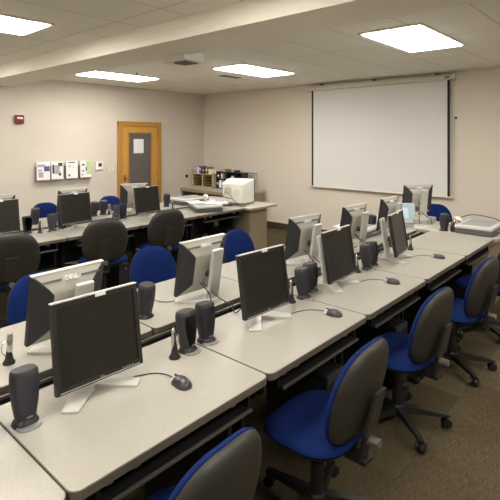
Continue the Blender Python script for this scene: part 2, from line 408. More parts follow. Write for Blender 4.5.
bx('file_folder', (6.70,5.93,ZK+.125), (.14,.05,.22), 'maroon'); tag(bpy.data.objects['file_folder'], 'maroon file folder standing in the wire rack', 'folder')

# ---------------------------------------------------------------- tables
TZ = .73; TW = .876; TD = .62
def make_table():
    t = thing('computer_table', 'x', 'table')      # origin: middle of the front edge, front is -y
    b = nb(); prism(b, rrect(-TW/2+.003, .003, TW/2-.003, TD-.003, .032), 'z', .702, TZ); obj('tabletop', b, 'laminate', t)
    b = nb(); o_, i_ = rrect(-TW/2, 0, TW/2, TD, .035), rrect(-TW/2+.003, .003, TW/2-.003, TD-.003, .032)
    n = len(o_); V = [[b.verts.new((p[0], p[1], z)) for p in q] for q, z in ((o_, .700), (o_, TZ-.002), (i_, TZ-.002), (i_, .700))]
    for k in range(4):
        A, B = V[k], V[(k+1) % 4]
        for i in range(n): b.faces.new((A[i], A[(i+1)%n], B[(i+1)%n], B[i]))
    obj('edge_band', b, 'edge', t)
    for sx in (-1, 1):
        b = nb(); x = sx*(TW/2-.04)
        box(b, (x, TD*.55, .36), (.025, .30, .62), bev=.004); box(b, (x, TD*.5, .02), (.05, .54, .04), bev=.008); box(b, (x, TD*.5, .685), (.04, .50, .028))
        obj('leg', b, 'metal_dark', t)
    bx('modesty_panel', (0, TD-.03, .50), (TW-.1, .015, .36), 'metal_dark', t)
    k = obj('keyboard_tray', (lambda b: (box(b, (0,.20,.628), (.66,.36,.012)), box(b, (-.34,.2,.66),(.012,.34,.07)), box(b, (.34,.2,.66),(.012,.34,.07)), b)[-1])(nb()), 'metal_dark', t)
    b = nb(); tube(b, [(-.335,.012,.628),(.335,.012,.628)], .008, 8); obj('tray_edge', b, 'tray_grey', k)
    b = nb()
    for x in (-.3, -.2, .25): box(b, (x,.05,.683), (.03,.04,.034), bev=.004)
    obj('clamp', b, 'metal_grey', t)
    return t
tab = make_table()
ordn = ['at the very front left of the picture', 'under the nearest monitor', 'under the second monitor', 'under the third monitor', 'under the fourth monitor', 'bare at the far end beside the end desk']
YA, YBk, YC_, YD_ = 1.23, 2.60, 4.44, 5.79
G = 'laminate computer tables'
for i in range(6):
    place(tab, 'beige laminate table of nearest row, ' + ordn[i], (-.24+.88*i+.44, YA, 0), 0, G)
ordb = ['behind the nearest monitor', 'before the chair with rounded blue back', 'behind the second monitor', 'under the silver monitor beside the third screen', 'under the grey scanner']
for i in range(5):
    place(tab, 'beige table facing away in second row, ' + ordb[i], (.61+.88*i+.44, YBk, 0), PI, G)
ordc = ['at the left edge behind a dark chair', 'carrying the monitor below the magazines', 'carrying the monitor before the door', 'at the right end under a scanner']
for i in range(4):
    place(tab, 'beige laminate table of the third row, ' + ordc[i], (1.40+.88*i+.44, YC_, 0), 0, G)
    place(tab, 'beige laminate table of the rearmost row, ' + ['at the left edge of the picture','behind the monitor below the magazines','behind the monitor before the door','at the right end near the corner counter'][i], (1.40+.88*i+.44, YD_, 0), PI, G)
def trough(x0, x1, y, label):
    t = thing('cable_trough', label, 'cable trough', (x0, y, 0), 0, 'cable troughs')
    w = x1-x0
    b = nb(); box(b, (w/2, 0, .60), (w, .095, .008)); 
    for s in (-1,1): box(b, (w/2, s*.047, .65), (w, .006, .10))
    obj('channel', b, 'black_soft', t)
    b = nb()
    for s in (-1,1): box(b, (w/2, s*.0475, .703), (w, .010, .012))
    obj('lip', b, 'metal_grey', t)
    b = nb()
    for i in range(int(w/.44)): box(b, (.3+.44*i, 0, .668), (.10, .05, .05), bev=.004)
    obj('power_socket', b, 'metal_dark', t)
trough(-.27, 5.01, 1.9025, 'long dark cable trough between the two nearest table rows')
trough(1.40, 4.92, 5.115, 'long dark cable trough between the two far table rows')

def end_desk(x, y, w, d, h, label, topm, ped):
    t = thing('end_desk', label, 'desk', (x, y, 0), 0, 'end desks')
    b = nb(); prism(b, rrect(.003,.003,w-.003,d-.003,.04), 'z', h-.028, h); obj('desktop', b, topm, t)
    b = nb(); o_, i_ = rrect(0,0,w,d,.042), rrect(.003,.003,w-.003,d-.003,.04)
    n = len(o_); V = [[b.verts.new((p[0], p[1], z)) for p in q] for q, z in ((o_, h-.03), (o_, h-.002), (i_, h-.002), (i_, h-.03))]
    for k in range(4):
        A, B = V[k], V[(k+1) % 4]
        for i in range(n): b.faces.new((A[i], A[(i+1)%n], B[(i+1)%n], B[i]))
    obj('edge_band', b, 'edge_light', t)
    bx('pedestal', (ped[0]+ped[1]*.5, .09+.22, (h-.03)/2), (ped[1], .44, h-.03), 'panel_tan', t, bev=.003)
    bx('side_panel', (w-.2, d-.05, (h-.03)/2), (.36, .03, h-.03), 'panel_tan', t)
end_desk(5.05, 1.20, .64, 1.62, .728, 'instructor desk at the right end of the nearest rows', 'laminate_white', (.04,.52))
end_desk(4.93, 4.35, .64, 1.46, .728, 'white topped end desk with tan pedestal under the tube monitor', 'laminate_white', (.10,.38))

# ---------------------------------------------------------------- monitor
MW, MH = .366, .328
def make_monitor(tilt=9):
    t = thing('monitor', 'x', 'monitor')
    T = Matrix.Translation((0,-.095,.055)) @ Matrix.Rotation(R(-tilt), 4, 'X')
    w, h = MW/2, MH
    b = nb()                                     # frame around the screen
    for c, s in (((-w+.009, .011, h/2), (.018,.022,h)), ((w-.009,.011,h/2),(.018,.022,h)), ((0,.011,.011),(MW-.03,.022,.022)), ((0,.011,h-.010),(MW-.03,.022,.018)), ((0,.014,h/2),(MW-.02,.012,h-.02))):
        box(b, c, s, T)
    bz = obj('bezel', b, 'bezel', t)
    b = nb(); box(b, (0,.0115,h+.0015), (MW+.002,.026,.006), T, .002); obj('top_trim', b, 'silver', bz)
    b = nb(); box(b, (0,-.0008,.006), (MW-.03,.002,.0025), T); obj('chin_trim', b, 'silver', bz)
    b = nb(); box(b, (0,.0065,h/2+.002), (MW-.034,.003,h-.040), T); obj('screen', b, 'screen', t)
    b = nb()
    for i in range(4): box(b, (w-.05-.014*i, -.001, .0125), (.007,.003,.003), T)
    obj('button', b, 'base_grey', bz)
    b = nb(); box(b, (.015,-.001,h-.004), (.045,.003,.015), T); obj('sticker', b, 'paper', t)
    # sculpted back: light flared centre, dark sides
    def q(bm, pts): bm.faces.new([bm.verts.new(T @ Vector(p)) for p in pts])
    y0, y1 = .022, .062
    NS = 6
    def inner(zf):  # half width of the light centre column by height fraction: flares near the top
        a = max(0, (zf-.72)/.28); c = max(0, (.22-zf)/.22)
        return .098+(w-.098)*a**1.05+(w-.098)*.9*c**1.05
    def depth(zf):
        a = max(0, (zf-.72)/.28); c = max(0, (.22-zf)/.22)
        return y1-(y1-y0)*max(a**1.2, c)
    fs = [0,.05,.10,.16,.22,.3,.5,.72,.79,.86,.93,1]
    b = nb(); rows = []
    for f in fs:
        z = f*h; iw = inner(f); d = depth(f)
        rows.append([b.verts.new(T @ Vector(p)) for p in ((-iw, y0, z), (-iw+min(.012,iw*.1), d, z), (0, d+.001, z), (iw-min(.012,iw*.1), d, z), (iw, y0, z))])
    for A, B in zip(rows, rows[1:]):
        for i in range(4): b.faces.new((A[i], A[i+1], B[i+1], B[i]))
    b.faces.new(rows[0]); b.faces.new(list(reversed(rows[-1])))
    for A, B in zip(rows, rows[1:]): b.faces.new((A[0], B[0], B[4], A[4]))
    obj('back_cover', b, 'silver_back', t, True)
    for sx in (-1,1):
        b = nb(); rws = []
        for f in fs:
            z = f*h; iw = inner(f); d = depth(f)
            ow = w-.001
            rws.append([b.verts.new(T @ Vector(p)) for p in ((sx*(iw-.004), y0, z), (sx*(iw-.004), y0+(d-y0)*.92, z), (sx*ow, y0+.003, z), (sx*ow, y0-.004, z))])
        for A, B in zip(rws, rws[1:]):
            for i in range(4): b.faces.new((A[i], A[(i+1)%4], B[(i+1)%4], B[i]))
        b.faces.new(rws[0]); b.faces.new(list(reversed(rws[-1])))
        obj('side_vent', b, 'vent_dark', t, label='dark vented side of the back')
    for sx in (-1,1):
        b = nb()
        for i in range(9): box(b, (sx*(.055+.011*i), y0+.021+.0, h*.905), (.006,.004,.012), T)
        obj('vent_slots', b, 'slot', t)
    mt = T @ Matrix.Translation((0,y0+.020,h*.905)) @ Matrix.Rotation(PI,4,'Z') @ Matrix.Rotation(R(90),4,'X') @ Matrix.Rotation(R(-38),4,'X')
    text_mesh('logo', 'DELL', .030, mt, 'logo', t, .003)
    mt = T @ Matrix.Translation((0,-.0012,.0125)) @ Matrix.Rotation(R(90),4,'X')
    text_mesh('front_logo', 'DELL', .010, mt, 'logo_grey', t)
    b = nb(); box(b, (-.022,.092,.195), (.088,.026,.325), Matrix.Translation((0,-.072,-.012)) @ Matrix.Rotation(R(-tilt),4,'X') , .008); 
    obj('neck', b, 'silver', t)
    b = nb(); tube(b, [T @ Vector((-.022,.055,.12)), T @ Vector((-.022,.100,.12))], .022, 12); nk = obj('hinge', b, 'vent_dark', t)
    # v shaped foot
    b = nb()
    for sx in (-1,1):
        s_, e_ = Vector((0,.03,0)), Vector((sx*.145-.008,-.135,0)); d = (e_-s_).normalized(); nrm = Vector((-d.y, d.x, 0))
        P_ = [s_-nrm*.048, s_+nrm*.048, e_+nrm*.030, e_-nrm*.030]
        loft(b, [[(p.x,p.y,.0005) for p in P_], [(p.x,p.y,(.018,.018,.008,.008)[i]) for i, p in enumerate(P_)]])
    loft(b, [[(p[0],p[1]+.03,.0005) for p in rrect(-.06,-.03,.06,.05,.02)], [(p[0]*.8,p[1]*.8+.03,.024) for p in rrect(-.06,-.03,.06,.05,.02)]])
    obj('foot', b, 'silver', t)
    b = nb(); tube(b, smooth_path([T @ Vector((.03,.055,.07)), (.04,.07,.06), (.075,.11,.008), (.10,.14,.006), (.115,.185,.012), (.118,.202,-.05)]), .004, 6)
    tube(b, smooth_path([T @ Vector((.01,.055,.07)), (.0,.085,.05), (-.05,.11,.008), (-.04,.145,.008), (-.03,.185,.012), (-.03,.202,-.05)]), .0035, 6)
    obj('cable', b, 'cable_blk', t, True)
    return t
mon = make_monitor()
GM = 'flat panel monitors'
YA_M, YB_M = 1.73, 2.085
def z0(p): return (p[0], p[1], TZ)
for (x, y, rz, lb) in ((.985, YA_M, R(-2), 'nearest large monitor with dark screen and silver V shaped foot'),
                   (1.97, YA_M-.04, R(-3), 'second dark screened monitor of the nearest row'),
                   (2.765, YA_M-.04, R(2), 'third dark screened monitor of the nearest row'),
                   (3.69, YA_M-.05, R(9), 'fourth and smallest looking dark screened monitor of the nearest row')):
    place(mon, lb, z0((x, y)), rz, GM)
for (x, y, rz, lb) in ((1.09, YB_M, PI+R(2), 'monitor turned away with silver back, behind the nearest monitor'),
                   (1.96, YB_M, PI, 'monitor turned away with silver back, right of the nearer blue chair'),
                   (3.06, YB_M, PI-R(6), 'monitor turned away, seen between the second and third screens'),
                   (3.86, YB_M, PI-R(4), 'monitor turned away, its silver back beside the third screen'),
                   (4.60, YB_M, PI, 'monitor turned away, mostly hidden behind the fourth screen')):
    place(mon, lb, z0((x, y)), rz, GM)
YC_M, YD_M = 4.95, 5.31
for (x, y, rz, lb) in ((1.80, YC_M, 0, 'dark screened monitor cut by the left picture edge'),
                   (2.59, YC_M, R(2), 'dark screened monitor below the wall magazines'),
                   (3.56, YC_M, R(1), 'dark screened monitor in front of the wooden door'),
                   (1.94, YD_M, PI, 'monitor turned away at the left picture edge, silver back showing'),
                   (2.80, YD_M, PI, 'monitor turned away, hidden behind the screen below the magazines'),
                   (3.66, YD_M, PI-R(22), 'monitor turned away, silver back showing left of the door screen')):
    place(mon, lb, z0((x, y)), rz, GM)
DZ = .728
m5 = place(mon, 'instructor monitor seen from behind, silver centre and dark sides, before the projection screen', (5.42, 2.12, DZ+.07), R(180-38), GM)
rs = tag(bx('monitor_riser', (5.42, 2.11, DZ+.035), (.30,.26,.07), 'silver_back', bev=.008), 'low silver riser box under the instructor monitor', 'riser')

# ---------------------------------------------------------------- speakers
def make_speaker():
    t = thing('speaker', 'x', 'speaker')      # front -y
    H = .185
    prof = [(.018,.030,.028),(.03,.033,.030),(.07,.039,.036),(.12,.043,.040),(.16,.043,.040),(.178,.041,.038),(.185,.037,.034)]
    b = nb(); loft(b, [[(x, y+.012+ (z-.02)*.08, z+(.006 if z > .17 else 0)*(-y/.04)) for x, y, _ in circ(0,0,0,rx,ry,24,2.8)] for z, rx, ry in prof])
    obj('body', b, 'cloth_black', t, True)
    b = nb(); rings = []
    for z, rx, ry in [(.032,.020,.031),(.05,.028,.0335),(.09,.034,.0385),(.13,.037,.0415),(.160,.036,.0415),(.172,.030,.041)]:
        row = []
        for k in range(9):
            u = -1+2*k/8; x = u*rx
            row.append((x, -ry*(1-abs(u)**2.8*.32)+.0095+(z-.02)*.08, z))
        rings.append(row)
    loft(b, rings, cap=False, closed=False)
    r_ = bmesh.ops.solidify(b, geom=b.faces[:], thickness=.002)
    obj('grille', b, 'cloth_grey', t, True)
    b = nb(); loft(b, [circ(0,.01,.0005,.042,.040,24,2.6), circ(0,.01,.012,.038,.036,24,2.6), circ(0,.01,.022,.030,.028,24,2.6)]); obj('foot', b, 'black', t, True)
    b = nb(); loft(b, [circ(0,-.018,.0005,.040,.032,24,2.4), circ(0,-.018,.007,.038,.030,24,2.4)]); obj('foot_ring', b, 'base_grey', t, True, label='grey front lip of the foot')
    bx('name_strip', (0,-.022,.0335), (.018,.003,.005), 'base_grey', t)
    return t
spk = make_speaker(); spk.scale = (1.07,1.07,1.0); GS = 'desktop speakers'
for (x, y, rz, lb) in ((.70,1.66,R(0),'large looking desktop speaker at the lower left corner'),
        (.56,1.66,R(0),'desktop speaker beside the lower left corner one'),
        (1.445,1.655,R(8),'left speaker of the pair right of the nearest monitor'), (1.572,1.665,R(-4),'right speaker of the pair right of the nearest monitor'),
        (2.40,1.66,R(6),'left speaker of the pair right of the second monitor'), (2.53,1.69,R(-6),'right speaker of the pair right of the second monitor'),
        (3.25,1.665,R(10),'left speaker of the pair right of the third monitor'), (3.36,1.675,R(-6),'right speaker of the pair right of the third monitor')):
    place(spk, lb, z0((x,y)), rz, GS)
for (x, y, rz, lb) in ((1.555,2.17,PI+R(10),'speaker standing before the nearer blue chair'), (1.42,2.17,PI,'speaker hidden behind the edge of the nearest monitor'),
        (2.44,2.17,PI,'speaker facing away hidden behind the second monitor'), (3.42,2.19,PI,'dark speaker facing away just left of the third screen'), (3.53,2.17,PI,'dark speaker facing away hidden behind the third screen'),
        (4.52,2.30,PI,'speaker facing away behind the fourth screen')):
    place(spk, lb, z0((x,y)), rz, GS)
for (x, y, rz, lb) in ((2.09,4.93,0,'speaker right beside the monitor cut by the left picture edge'), (2.33,4.87,R(10),'left speaker of the pair left of the screen below the magazines'), (2.46,4.93,R(-5),'right speaker of the pair left of the screen below the magazines'),
        (3.14,4.93,R(8),'left one of two speakers left of the door screen, front pair'), (3.27,4.98,R(-8),'right one of two speakers left of the door screen, front pair'),
        (2.38,5.44,PI,'speaker facing away left of the chair by the magazine wall'), (3.13,5.44,PI,'left one of two dark speakers right of the screen below the magazines'), (3.27,5.46,PI,'right one of two dark speakers right of the screen below the magazines'),
        (4.26,5.40,PI,'speaker facing away right of the door, near the dark chair')):
    place(spk, lb, z0((x,y)), rz, GS)
place(spk, 'dark speaker standing on the instructor desk before the blue chair', (5.15,1.76,DZ), R(150), GS)

# ---------------------------------------------------------------- small desk microphones
def make_mic():
    t = thing('desk_microphone', 'x', 'microphone')
    b = nb(); loft(b, [circ(0,0,.0005,.026), circ(0,0,.008,.026), circ(0,0,.018,.018), circ(0,0,.06,.011,.009), circ(0,0,.075,.010,.008)]); obj('base', b, 'black', t, True)
    b = nb(); loft(b, [circ(-.002,.004,z,rx,ry,16,2.4) for z, rx, ry in ((.05,.010,.006),(.06,.013,.008),(.12,.013,.008),(.132,.010,.006),(.137,.004,.003))]); obj('capsule', b, 'chrome', t, True, label='shiny metal microphone head')
    b = nb(); box(b, (-.002,-.005,.093), (.012,.003,.05), None, .001); obj('grille', b, 'vent_dark', t)
    b = nb(); tube(b, smooth_path([(.009,.0,.10),(.028,.0,.095),(.030,.0,.06),(.014,.0,.035)],5), .0025, 6); obj('clip', b, 'chrome', t)
    return t
mic = make_mic(); GC = 'desk microphones'
for (x,y,rz,lb) in ((1.355,1.655,R(15),'small desk microphone left of the speaker pair by the nearest monitor'), (2.285,1.68,R(20),'small desk microphone right of the second monitor'),
        (3.12,1.69,R(20),'small desk microphone right of the third monitor'), (4.06,1.67,R(20),'small desk microphone right of the fourth monitor'),
        (.835,2.165,PI,'small desk microphone at the left picture edge behind the near speaker'), (2.20,4.90,0,'small desk microphone at the far left row, left of a speaker pair'),
        (3.33,5.40,PI,'small white tipped microphone before the blue chair by the door'), (4.06,5.0,0,'small desk microphone right of the door screen'), (3.05,4.86,0,'small desk microphone beside the front speaker pair left of the door screen')):
    place(mic, lb, z0((x,y)), rz, GC)

# ---------------------------------------------------------------- mouse
def make_mouse():
    t = thing('computer_mouse', 'x', 'mouse')   # nose +y
    def ring(y, w, h): return [(w*math.cos(a), y, max(.0006, h*math.sin(a))) for a in [PI*k/10 for k in range(11)]]
    b = nb(); loft(b, [ring(y,w,h) for y,w,h in ((-.054,.006,.006),(-.050,.017,.017),(-.040,.026,.027),(-.022,.0315,.034),(-.002,.032,.035),(.014,.0305,.032),(.028,.0295,.028))]); obj('body', b, 'mouse_dark', t, True)
    b = nb(); loft(b, [ring(y,w,h) for y,w,h in ((.028,.0300,.0285),(.038,.028,.024),(.045,.026,.020),(.053,.020,.014),(.056,.010,.008))]); bt = obj('button_cover', b, 'silver', t, True, label='silver button end')
    bx('scroll_wheel', (0,.034,.025), (.007,.018,.01), 'black', t, bev=.002)
    b = nb(); tube(b, smooth_path([(0,.054,.008),(.0,.10,.004),(-.03,.15,.003),(-.09,.18,.003),(-.14,.20,.003),(-.18,.25,.003)]), .0022, 6); obj('cable', b, 'cable', t, True)
    return t
mou = make_mouse(); GMo = 'computer mice'
for (x,y,rz,lb) in ((1.225,1.455,R(-4),'dark mouse with silver buttons right of the nearest monitor'), (2.279,1.385,R(4),'dark mouse right of the second monitor'),
        (3.05,1.385,R(5),'dark mouse right of the third monitor'), (3.94,1.385,R(5),'dark mouse near the far end, right of the fourth monitor')):
    place(mou, lb, z0((x,y)), rz, GMo)
for (x,y,rz,lb) in ((1.75,2.40,PI,'mouse on the second row between the blue chair and the silver backed monitor'), (2.72,2.42,PI,'mouse on the second row hidden behind the second monitor'), (2.90,4.70,R(2),'mouse right of the screen below the magazines'), (3.88,4.66,R(2),'mouse right of the screen before the door')):
    place(mou, lb, z0((x,y)), rz, GMo)

# ---------------------------------------------------------------- chairs
def pillow(b, outline, tf, tb, bend=0, rings=7, cz=0, lean=0):
    """outline(a)->(x,z); front side bulges +y by tf, rear side -y by tb"""
    n = 32; F = []; Bk = []
    for k in range(rings+1):
        r = math.sin(PI/2*k/rings)
        prof = max(0, 1-r**4.5)**.5
        rowf = []; rowb = []
        for i in range(n):
            x, z = outline(2*PI*i/n); x *= r; zz_ = (z-cz)*r+cz
            yb = bend*x*x - lean*zz_
            rowf.append((x, yb+tf*prof, zz_)); rowb.append((x, yb-tb*prof, zz_))
        F.append(rowf); Bk.append(rowb)
    seq = [F[i] for i in range(1, rings+1)] + [Bk[i] for i in range(rings-1, 0, -1)]
    L = [[b.verts.new(p) for p in r] for r in seq]
    for A, B in zip(L, L[1:]):
        for i in range(n): b.faces.new((A[i], A[(i+1)%n], B[(i+1)%n], B[i]))
    c0 = b.verts.new(F[0][0]); c1 = b.verts.new(Bk[0][0])
    for i in range(n):
        b.faces.new((c0, L[0][(i+1)%n], L[0][i])); b.faces.new((c1, L[-1][i], L[-1][(i+1)%n]))
def make_chair():
    t = thing('task_chair', 'x', 'chair')       # sitter looks +y
    def outl(sc):
        def f(a):
            ca, sa = math.cos(a), math.sin(a)
            p = 3.0; x = math.copysign(abs(ca)**(2/p), ca)*.215*sc; z = math.copysign(abs(sa)**(2/p), sa)*.22*sc
            x *= 1-.17*max(0, z/.22)**1.4-.06*max(0,-z/.22)
            return x, z
        return f
    MB_ = Matrix.Translation((0,-.225,.655))
    b = nb(); pillow(b, outl(1.0), .046, .026, bend=.55, lean=.24)
    for v in b.verts: v.co = MB_ @ v.co
    obj('backrest', b, 'blue', t, True)
    b = nb(); pillow(b, outl(.985), -.020, .044, bend=.55, lean=.24)
    for v in b.verts: v.co = MB_ @ (v.co+Vector((0,-.006,0)))
    bs = obj('back_shell', b, 'shell', t, True)
    b = nb()
    def so_(a):
        ca, sa = math.cos(a), math.sin(a); p = 3.0
        return math.copysign(abs(ca)**(2/p), ca)*.235, math.copysign(abs(sa)**(2/p), sa)*.225
    pillow(b, so_, .045, .012, bend=0)
    RX = Matrix.Rotation(R(90), 4, 'X')
    for v in b.verts:
        x, y, z = v.co; v.co = Vector((x, z*.92+.0, .425+y-.12*max(0,z-.12)*1.2+.1*x*x))
    obj('seat', b, 'blue', t, True)
    b = nb(); pillow(b, lambda a: (so_(a)[0]*.98, so_(a)[1]*.98), .004, .028)
    for v in b.verts:
        x, y, z = v.co; v.co = Vector((x, z*.92+.0, .415+y-.12*max(0,z-.12)*1.2+.1*x*x))
    obj('seat_shell', b, 'black', t, True)
    b = nb(); box(b, (0,0,.375), (.16,.20,.035), None, .008); box(b, (0,-.15,.365), (.07,.22,.02), None, .004)
    T2 = Matrix.Translation((0,-.232,.385)) @ Matrix.Rotation(R(14), 4, 'X'); box(b, (0,0,.14), (.075,.018,.30), T2, .005)
    obj('back_bracket', b, 'black', t)
    b = nb(); prism(b, [(-.055,-.13),(.055,-.13),(.04,.06),(-.04,.06)], 'y', -.012, .0); 
    for v in b.verts: v.co = Matrix.Translation((0,-.292,.625)) @ Matrix.Rotation(R(14),4,'X') @ v.co
    obj('cover_plate', b, 'shell', t)
    b = nb(); tube(b, [(.0,-.25,.46),(.0,-.31,.46)], [.022,.018], 12); obj('knob', b, 'metal_grey', t, True)
    b = nb(); tube(b, [(.05,0,.370),(.22,.02,.362),(.25,.02,.355)], .006, 8); obj('lever', b, 'metal_grey', t)
    b = nb(); loft(b, [circ(0,0,z,r_) for z, r_ in ((.08,.030),(.25,.030),(.25,.022),(.365,.022))]); obj('gas_column', b, 'black', t, True)
    b = nb(); loft(b, [circ(0,0,z,r_) for z, r_ in ((.065,.045),(.10,.045),(.115,.035))]); obj('hub', b, 'black', t, True)
    for k in range(5):
        a = 2*PI*k/5+.3; d = Vector((math.cos(a), math.sin(a), 0)); nn = Vector((-d.y, d.x, 0))
        b = nb(); rings = []
        for s, w, zt, zb in ((.03,.028,.108,.068),(.12,.022,.100,.066),(.22,.018,.085,.062),(.285,.017,.076,.060),(.30,.012,.072,.062)):
            p = d*s; rings.append([p+nn*w+Vector((0,0,zb)), p+nn*w*.8+Vector((0,0,zt)), p-nn*w*.8+Vector((0,0,zt)), p-nn*w+Vector((0,0,zb))])
        loft(b, rings); lg = obj('base_leg', b, 'metal_dark', t)
        b = nb(); c = d*.28+Vector((0,0,.028)); a2 = a+.9+k; ax = Vector((math.cos(a2), math.sin(a2), 0))
        for s in (-1,1): tube(b, [c+ax*s*.006, c+ax*s*.024], .027, 14)
        box(b, (c.x,c.y,.042), (.022,.022,.040)); obj('caster', b, 'black', lg)
    return t
ch = make_chair(); GCh = 'blue fabric task chairs'
for (x, y, rz, lb) in (
        (.93,1.19,R(2),'blue task chair cut off at the bottom, only its back top showing'),
        (1.80,1.18,R(0),'nearest blue task chair, its dark shell back large at the bottom'),
        (2.72,1.2,R(-4),'blue task chair second nearest on the right with its wheeled base in view'),
        (3.65,1.18,R(-5),'blue task chair at the right, third along the nearest row'),
        (4.50,1.20,R(-6),'blue task chair half cut by the right picture edge')):
    place(ch, lb, (x,y,0), rz, GCh)
for (x, y, rz, lb) in ((1.33,2.70,PI+R(4),'blue task chair behind the silver backed monitor at the left edge'),
        (2.20,2.73,PI-R(2),'blue task chair facing us with rounded blue back, behind a desk speaker'),
        (3.17,2.70,PI+R(5),'blue task chair just above the second monitor'),
        (1.70,4.36,R(-20),'dark backed task chair at the left picture edge'),
        (2.63,4.38,R(-26),'dark backed task chair second from left in the aisle'),
        (3.40,4.42,R(-16),'dark backed task chair nearest the far scanner with blue seat showing'),
        (2.80,5.84,PI,'blue task chair against the magazine wall'),
        (3.76,5.84,PI,'blue task chair before the wooden door'),
        (5.85,2.12,R(105),'blue instructor chair below the projection screen')):
    o = place(ch, lb, (x,y,0), rz, GCh)
    if lb.startswith('dark backed'): o.scale = (1.06,1.0,1.06)

# ---------------------------------------------------------------- computer towers
def make_tower():
    t = thing('computer_tower', 'x', 'computer tower')
    bx('case', (0,.21,.215), (.18,.42,.43), 'black', t, bev=.006)
    bx('front_panel', (0,-.006,.215), (.178,.014,.425), 'vent_dark', t, bev=.004)
    b = nb(); box(b, (0,-.015,.37), (.15,.006,.04)); box(b, (0,-.015,.32), (.15,.006,.04)); obj('drive_bay', b, 'metal_dark', t)
    b = nb(); tube(b, [(0,-.012,.25),(0,-.018,.25)], .012, 10); obj('power_button', b, 'base_grey', t)
    return t
tow = make_tower(); GT = 'computer towers on the floor'
for (x, y, rz, lb) in ((2.13,4.55,0,'black computer tower under the far table by the left dark chair'), (3.01,4.55,0,'black computer tower under the far table beside the second dark chair'), (4.77,4.55,0,'black computer tower under the far table nearest the tan pedestal'),
        (2.25,1.36,0,'black computer tower under the table between the two nearest chairs'), (3.13,1.36,0,'black computer tower under the table by the third chair'), (4.01,1.36,0,'black computer tower under the far end table'), (1.37,1.36,0,'black computer tower under the nearest table')):
    place(tow, lb, (x,y,0), rz, GT)
def tangle(x, y, s, label):
    b = nb()
    for k in range(5):
        pts = [(random.uniform(-.22,.22), random.uniform(-.18,.18), .012+.05*random.random()*(i in (2,4))) for i in range(7)]
        tube(b, smooth_path(pts), .005, 6)
    o = obj('cable_tangle', b, s, smooth=True); o.location = (x,y,0); tag(o, label, 'cables', 'loose cables on the floor')
tangle(3.1,4.1,'vent_beige','tangle of pale cables on the floor near the middle blue chair')
tangle(1.75,3.85,'vent_beige','tangle of pale cables on the floor at the left edge')
tangle(3.42,1.5,'metal_grey','tangle of grey cables under the table by the third chair')

# ---------------------------------------------------------------- scanners
def make_scanner():
    t = thing('flatbed_scanner', 'x', 'scanner')
    bx('body', (0,0,.032), (.50,.36,.055), 'scan_dark', t, bev=.008)
    b = nb(); box(b, (0,0,.075), (.51,.37,.035), None, .012); ld = obj('lid', b, 'scan_lid', t)
    bx('lid_recess', (.02,0,.0925), (.42,.27,.004), 'scan_grey', ld)
    b = nb()
    for sx in (-.2,.2): 
        for sy in (-.13,.13): box(b, (sx,sy,.003), (.03,.03,.006))
    obj('rubber_foot', b, 'black', t)
    bx('button_strip', (0,-.182,.035), (.14,.006,.018), 'scan_grey', t)
    return t
scn = make_scanner(); GSc = 'flatbed scanners'
place(scn, 'grey flatbed scanner on the instructor desk at the right edge', (5.34,1.44,DZ), R(0), GSc)
place(scn, 'grey flatbed scanner between the third and fourth screens', (4.40,2.36,TZ), R(0), GSc)
place(scn, 'grey flatbed scanner with papers on it at the end of the third row', (4.42,4.74,TZ), R(62), GSc)
place(scn, 'pale flat scanner on the rearmost row below the corner counter', (4.72,5.42,TZ), R(0), GSc)
def ballcam(x, y, z, s, label):
    t = thing('ball_webcam', label, 'webcam', (x,y,z)); b = nb(); bmesh.ops.create_uvsphere(b, u_segments=20, v_segments=12, radius=.045*s)
    for v in b.verts: v.co.z += .058*s
    obj('shell', b, 'white', t, True); b = nb(); loft(b, [circ(0,0,.0,.036*s), circ(0,0,.018*s,.030*s)]); obj('stand', b, 'silver', t, True)
    b = nb(); tube(b, [(-.03*s,-.025*s,.06*s),(-.038*s,-.032*s,.06*s)], .012*s, 10); obj('lens', b, 'ink', t)
ballcam(4.60,4.92,TZ+.095,.9,'white ball shaped webcam on the far scanner')
ballcam(5.40,1.685,DZ,1.25,'white ball shaped webcam behind the right edge scanner')
for i, (x,y,w,d,rz,mm,lb) in enumerate(((4.52,4.64,.21,.28,.3,'paper','white sheet lying on the far scanner lid'), (4.60,4.58,.20,.15,.9,'paleblue','pale blue booklet lying on the far scanner'), (4.36,4.88,.2,.27,-.4,'paper','white paper at the left on the far scanner'))):
    b = nb(); box(b, (0,0,.004+.003*i), (w,d,.004)); o = obj('paper_sheet', b, mm); o.location = (x,y,TZ+.093); o.rotation_euler = (0,0,rz); tag(o, lb, 'paper')
# leaning booklet box on far scanner
b = nb(); box(b, (0,0,.04), (.16,.12,.08), None, .004); o = obj('small_box', b, 'paleblue'); o.location = (4.78,4.98,TZ); o.rotation_euler = (0,0,.5); tag(o, 'small pale blue box beside the tube monitor', 'box')

# ---------------------------------------------------------------- tube monitor seen from behind
crt = thing('tube_monitor', 'bulky off white tube monitor turned to the wall on the end desk', 'tube monitor', (5.21,4.82,DZ), R(114))   # faces -y local -> +x world
b = nb()
loft(b, [[(p[0]*w, y, .20+zc+p[1]*h) for p in rrect(-1,-1,1,1,.12)] for y, w, h, zc in ((-.10,.205,.175,0),(.02,.205,.175,0),(.04,.198,.17,0),(.28,.165,.145,-.008),(.30,.155,.135,-.008))])
obj('case', b, 'crt', crt, True)
b = nb(); loft(b, [[(p[0]*w, y, .20+p[1]*h) for p in rrect(-1,-1,1,1,.1)] for y, w, h in ((-.155,.20,.17),(-.15,.208,.178),(-.10,.208,.178))]); obj('bezel', b, 'crt_dark', crt, True)
b = nb(); box(b, (0,-.156,.21), (.33,.004,.26)); obj('screen', b, 'screen', crt)
b = nb()
for i in range(7): box(b, (.075, .301, .27-.013*i), (.11,.004,.005)); box(b, (.183, .16, .30-.016*i), (.008,.14,.006)) if False else None
